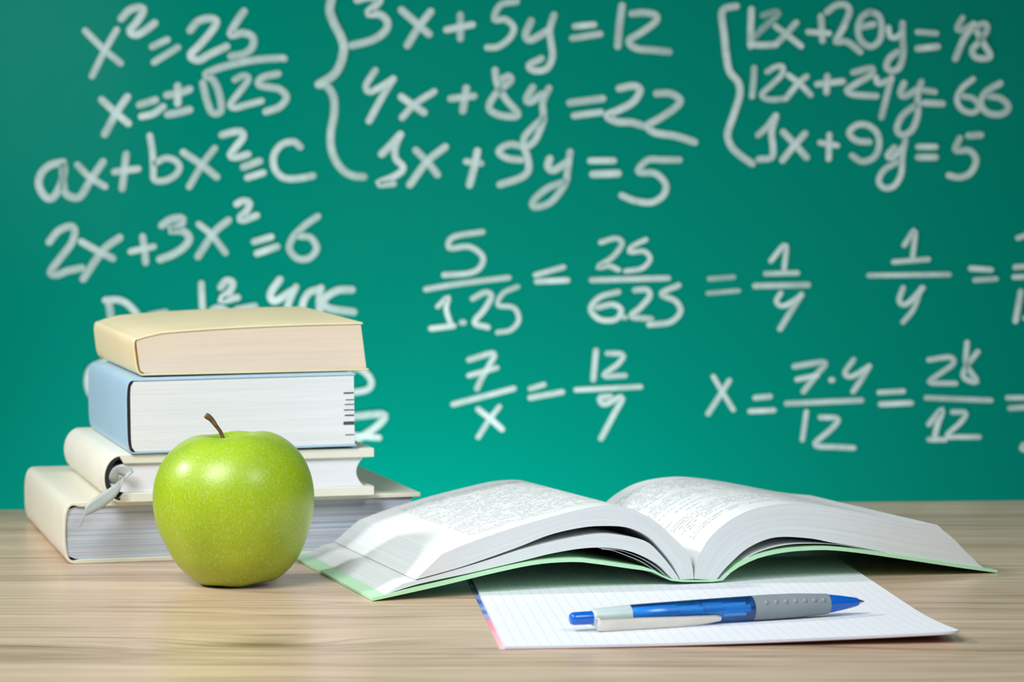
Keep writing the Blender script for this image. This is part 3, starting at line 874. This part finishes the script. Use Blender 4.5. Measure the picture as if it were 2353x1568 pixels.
ap.location = (AP[0] + 0.0035, AP[1], 0.0006)
ap.rotation_euler = (math.radians(-1.0), math.radians(-4.0), math.radians(20))
path = catmull([(-0.02, 1.60), (-0.055, 1.72), (-0.085, 1.86), (-0.145, 1.98), (-0.215, 2.08), (-0.272, 2.135)], 22)
rad = np.interp(np.linspace(0, 1, 22), [0, 0.3, 0.65, 0.85, 0.95, 1.0], [0.024, 0.022, 0.024, 0.034, 0.040, 0.030])
V, Fc = [], []
rz = math.radians(-20)
for i, (u, z) in enumerate(path):
    t = path[min(i + 1, 21)] - path[max(i - 1, 0)]
    t /= np.linalg.norm(t)
    nx = np.array([-t[1], t[0]])
    for k in range(12):
        a = 2 * math.pi * k / 12
        rr = rad[i] * (1 + 0.10 * math.sin(3 * a + i))
        x, zz = u + nx[0] * rr * math.cos(a), z + nx[1] * rr * math.cos(a)
        y = rr * math.sin(a) + 0.02
        V.append(((x * math.cos(rz) - y * math.sin(rz)) * AR, (x * math.sin(rz) + y * math.cos(rz)) * AR, zz * AR))
for i in range(21):
    for k in range(12):
        Fc.append((i * 12 + k, i * 12 + (k + 1) % 12, (i + 1) * 12 + (k + 1) % 12, (i + 1) * 12 + k))
Fc += [tuple(range(12)), tuple(range(21 * 12, 22 * 12))]
make('stem', V, Fc, M['stem'], ap)

# ------------------------------------------------------------------ open book
OA = on_z(855, 1383, 0)
OD = on_z(2290, 1318, 0)
ou = (OD - OA) / np.linalg.norm(OD - OA)
on_ = np.array([-ou[1], ou[0], 0])
OL = 0.164


def prof_px(pts, n=56, dz=0.0):
    out = []
    for x, y in pts:
        q = on_plane(x, y, OA, on_)
        out.append((np.dot(q - OA, ou), q[2] + dz))
    return catmull(out, n)


ob = empty('open_book', OA, math.atan2(ou[1], ou[0]))
tag(ob, 'thick open book with pale green card cover lying across the notebook', 'book')


def pages(name, lower, upper, kz, n=56, nt=8, kinds=(0, 1, 0, 0), w0=0.0015, w1=None, wob=0.0):
    lo, hi = prof_px(lower, n), prof_px(upper, n)

    def fn(s, t):
        x = s * (n - 1)
        i = min(int(x), n - 2)
        f = x - i
        a = lo[i] * (1 - f) + lo[i + 1] * f
        b = hi[i] * (1 - f) + hi[i + 1] * f
        p = a + (b - a) * t
        if wob and s < 0.001 and 0 < t < 1:
            p = p + np.array([random.uniform(-wob, wob), 0])
        return (p[0], p[1])
    return block(name, fn, n - 1, nt, w0, w1 or OL - 0.0015, [M['openpages'], M['print'], M['sheet']], ob, kz, kinds)


TL1 = [(1019, 1274), (1088, 1246), (1195, 1210), (1303, 1180), (1360, 1167), (1410, 1163), (1450, 1170), (1508, 1199), (1550, 1237), (1579, 1267), (1592, 1296), (1597, 1332)]
BL1 = [(956, 1334), (1050, 1308), (1117, 1286), (1195, 1258), (1267, 1230), (1338, 1214), (1392, 1210), (1445, 1214), (1490, 1234), (1525, 1270), (1550, 1303), (1566, 1334)]
TL2 = [(928, 1343), (1000, 1325), (1117, 1291), (1195, 1266), (1267, 1248), (1338, 1234), (1392, 1228), (1445, 1234), (1490, 1247), (1522, 1277), (1546, 1307), (1565, 1335)]
BL2 = [(884, 1369), (963, 1344), (1088, 1317), (1195, 1292), (1267, 1274), (1338, 1262), (1392, 1260), (1440, 1266), (1480, 1280), (1515, 1300), (1535, 1320), (1550, 1335)]
TR = [(2158, 1208), (2077, 1199), (1951, 1174), (1866, 1161), (1803, 1159), (1731, 1172), (1677, 1199), (1634, 1237), (1609, 1279), (1602, 1305), (1598, 1332)]
BR = [(2262, 1306), (2180, 1297), (2077, 1279), (1972, 1258), (1908, 1247), (1866, 1239), (1803, 1235), (1761, 1242), (1718, 1263), (1685, 1292), (1662, 1316), (1648, 1335)]
pages('page_block', BL1, TL1, 0.93)
pages('page_block', BL2, TL2, 0.93, kinds=(0, 2, 0, 0))
pages('page_block', BR, TR, 0.95, wob=0.0006)


def sheet(name, pts, w0, w1, th, mat, kz, bevel=None):
    return strip_solid(name, prof_px(pts, 50), th, w0, w1, mat, ob, kz, bevel)


sheet('loose_page', [(1385, 1262), (1415, 1264), (1440, 1270), (1480, 1286), (1512, 1306), (1532, 1324), (1547, 1336)], 0.0015, OL - 0.0015, 0.00015, M['sheet'], 0.93)
sheet('loose_page', [(1385, 1263), (1412, 1267), (1440, 1277), (1478, 1293), (1508, 1313), (1528, 1328), (1545, 1336)], 0.0015, OL - 0.0015, 0.00015, M['sheet'], 0.93)
sheet('endpaper', [(2200, 1301), (2100, 1283), (1993, 1264), (1930, 1253), (1866, 1250), (1803, 1254), (1740, 1272), (1690, 1304), (1655, 1334)], 0.0015, OL - 0.0015, 0.00015, M['sheet'], 0.95)
cov_mid = prof_px([(855, 1382), (1017, 1346), (1124, 1320), (1231, 1298), (1320, 1292), (1374, 1297), (1445, 1307), (1499, 1315), (1530, 1330), (1553, 1337), (1600, 1338), (1652, 1337), (1668, 1328), (1687, 1310),
                   (1740, 1284), (1803, 1270), (1866, 1265), (1909, 1265), (1972, 1271), (2077, 1286), (2204, 1305), (2292, 1317)], 64)
cov_th = np.interp(cov_mid[:, 0], [0.0, 0.02, 0.138, 0.146, 0.184, 0.192, 0.31, 0.335], [0.0014, 0.0019, 0.0019, 0.0008, 0.0008, 0.0019, 0.0019, 0.0014])
cov_mid[:, 1] += cov_th / 2
strip_solid('cover', cov_mid, cov_th, 0.0, OL, M['green'], ob, 0.97)

# ------------------------------------------------------------------ notebook
NO = on_z(1160, 1484, 0.0018)
nt_ = math.radians(4.6)
nb = empty('notebook', (NO[0], NO[1], 0), nt_)
tag(nb, 'squared-paper notebook lying open under the pen and open book', 'notebook')
NW, ND, NTK = 0.1995, 0.285, 0.0014


def lift(x, y):
    return 0.0042 * max(0, x / NW) ** 2 * max(0, 1 - y / 0.10) ** 2


def slab(name, x0, x1, y0, y1, z0, z1, mats, parent, kinds, rc=0.0, n=24, off=(0, 0)):
    V, Fc, mi, uv = [], [], [], []

    def pt(i, j, top):
        a, b = i / n, j / n
        x, y = x0 + (x1 - x0) * a, y0 + (y1 - y0) * b
        if rc and a > 0.5:   # rounded near right corner
            cx, cy = x1 - rc, y0 + rc
            if x > cx and y < cy:
                dx, dy = x - cx, cy - y
                m = max(dx, dy)
                l = math.hypot(dx, dy)
                if l > 1e-9:
                    x, y = cx + dx / l * m, cy - dy / l * m
        return (x, y, (z1 if top else z0) + lift(x, y))
    # fold extra rows near the rounded corner
    for top in (0, 1):
        for i in range(n + 1):
            for j in range(n + 1):
                V.append(pt(i, j, top))
    N1 = n + 1
    q = lambda i, j, t: t * N1 * N1 + i * N1 + j
    for i in range(n):
        for j in range(n):
            for t in (0, 1):
                f = (q(i, j, t), q(i + 1, j, t), q(i + 1, j + 1, t), q(i, j + 1, t))
                Fc.append(f)
                mi.append(kinds[0] if t else kinds[1])
                uv.append([(V[v][0] + off[0], V[v][1] + off[1]) for v in f])
    for i in range(n):
        for (a, b) in (((i, 0), (i + 1, 0)), ((i, n), (i + 1, n)), ((0, i), (0, i + 1)), ((n, i), (n, i + 1))):
            Fc.append((q(*a, 0), q(*b, 0), q(*b, 1), q(*a, 1)))
            mi.append(kinds[1])
            uv.append([(i / n, 0), ((i + 1) / n, 0), ((i + 1) / n, 1), (i / n, 1)])
    return make(name, V, Fc, mats, parent, midx=mi, uvs=uv, auto=math.radians(40))


slab('pages', 0.0, NW, 0.0, ND, 0.0003, NTK, [M['squared'], M['nbpages']], nb, (0, 1), rc=0.007, n=48)
slab('cover', -0.0022, NW - 0.0008, 0.0006, ND, 0.0, 0.0003, [M['nbcover'], M['nbcover']], nb, (0, 0), rc=0.007, n=48)

# ------------------------------------------------------------------ pen
PR = 0.0058
pa = on_z(1310, 1424, NTK + PR)
pb = on_z(1986, 1384, NTK + PR)
pdir = pb - pa
PL = np.linalg.norm(pdir)
pen = empty('ballpoint_pen', (pa[0], pa[1], NTK + PR + 0.0002), math.atan2(pdir[1], pdir[0]))
tag(pen, 'blue click ballpoint pen with grey dimpled grip lying on the notebook', 'pen')


def lathe(name, pts, mat, parent, n=40, smooth=True):
    V, Fc = [], []
    m = len(pts)
    for (x, r) in pts:
        for k in range(n):
            a = 2 * math.pi * k / n
            V.append((x, r * math.cos(a), r * math.sin(a)))
    for i in range(m - 1):
        for k in range(n):
            Fc.append((i * n + k, i * n + (k + 1) % n, (i + 1) * n + (k + 1) % n, (i + 1) * n + k))
    Fc += [tuple(range(n)), tuple(range((m - 1) * n, m * n))]
    return make(name, V, Fc, mat, parent, auto=math.radians(50))


q = lambda px: (px - 1310) / 676.0 * PL
mm = 0.001
lathe('push_button', [(q(1310), 0.0012), (q(1311), 0.0022), (q(1314), 0.0027), (q(1320), 0.0029), (q(1362), 0.0030)], M['bluesolid'], pen)
lathe('collar', [(q(1358), 0.0030), (q(1359), 0.0036), (q(1364), 0.0040), (q(1400), 0.0044), (q(1441), 0.0048)], M['collar'], pen)
lathe('barrel', [(q(1439), 0.0045), (q(1440), 0.00475), (q(1520), 0.0051), (q(1600), 0.0054), (q(1718), 0.0057), (q(1719), 0.0053)], M['barrel'], pen)
lathe('inner_mechanism', [(q(1442), 0.0035), (q(1545), 0.0037), (q(1546), 0.0018), (q(1606), 0.0018), (q(1607), 0.0036), (q(1650), 0.0036), (q(1651), 0.0018), (q(1716), 0.0018)], M['insert'], pen)
lathe('grip', [(q(1718), 0.0053), (q(1719), 0.0057), (q(1760), 0.0058), (q(1820), 0.0056), (q(1870), 0.0050), (q(1897), 0.00465), (q(1898), 0.0043)], M['grip'], pen)
lathe('tip_cone', [(q(1896), 0.0042), (q(1900), 0.0043), (q(1930), 0.0034), (q(1965), 0.0021), (q(1971), 0.0016)], M['bluesolid'], pen)
lathe('nib', [(q(1970), 0.0013), (q(1978), 0.0009), (q(1984), 0.0004), (q(1986), 0.0002)], M['steel'], pen)
for i in range(7):
    xx = q(1744 + i * 22.6)
    rr = float(np.interp(xx, [q(1718), q(1760), q(1820), q(1870), q(1898)], [0.0057, 0.0058, 0.0056, 0.0050, 0.0047]))
    a = math.radians(148)   # towards the camera, a little above
    cy, cz = rr * math.cos(a), rr * math.sin(a)
    V, Fc = [], []
    for jj in range(5):
        b = math.pi / 2 * jj / 4
        for k in range(12):
            c = 2 * math.pi * k / 12
            rad_ = 0.0011 * math.cos(b)
            hgt = 0.0006 * math.sin(b)
            tx, tt = rad_ * math.cos(c), rad_ * math.sin(c)
            V.append((xx + tx, cy + hgt * math.cos(a) - tt * math.sin(a), cz + hgt * math.sin(a) + tt * math.cos(a)))
    for jj in range(4):
        for k in range(12):
            Fc.append((jj * 12 + k, jj * 12 + (k + 1) % 12, (jj + 1) * 12 + (k + 1) % 12, (jj + 1) * 12 + k))
    make('grip_bump', V, Fc, M['grip'], pen)
# clip along the camera side of the barrel
ang = math.radians(205)
cx_ = catmull([(q(1360), 0.0038, 0.0030), (q(1362), 0.0060, 0.0034), (q(1372), 0.0066, 0.0036), (q(1450), 0.0070, 0.0036), (q(1540), 0.0073, 0.0031), (q(1600), 0.0071, 0.0025), (q(1625), 0.0066, 0.0020), (q(1636), 0.0068, 0.0012)], 40)
V, Fc = [], []
er = np.array([math.cos(ang), math.sin(ang)])
et = np.array([-math.sin(ang), math.cos(ang)])
for (x, r, hw) in cx_:
    for (dr, dw) in ((0.0005, -0.8), (0.0005, 0.8), (0.0002, 1.0), (-0.0004, 1.0), (-0.0004, -1.0), (0.0002, -1.0)):
        p = er * (r + dr) + et * hw * 0.85 * dw
        V.append((x, p[0], p[1]))
for i in range(39):
    for k in range(6):
        Fc.append((i * 6 + k, i * 6 + (k + 1) % 6, (i + 1) * 6 + (k + 1) % 6, (i + 1) * 6 + k))
Fc += [tuple(range(6)), tuple(range(39 * 6, 40 * 6))]
make('clip', V, Fc, M['clip'], pen, auto=math.radians(40))
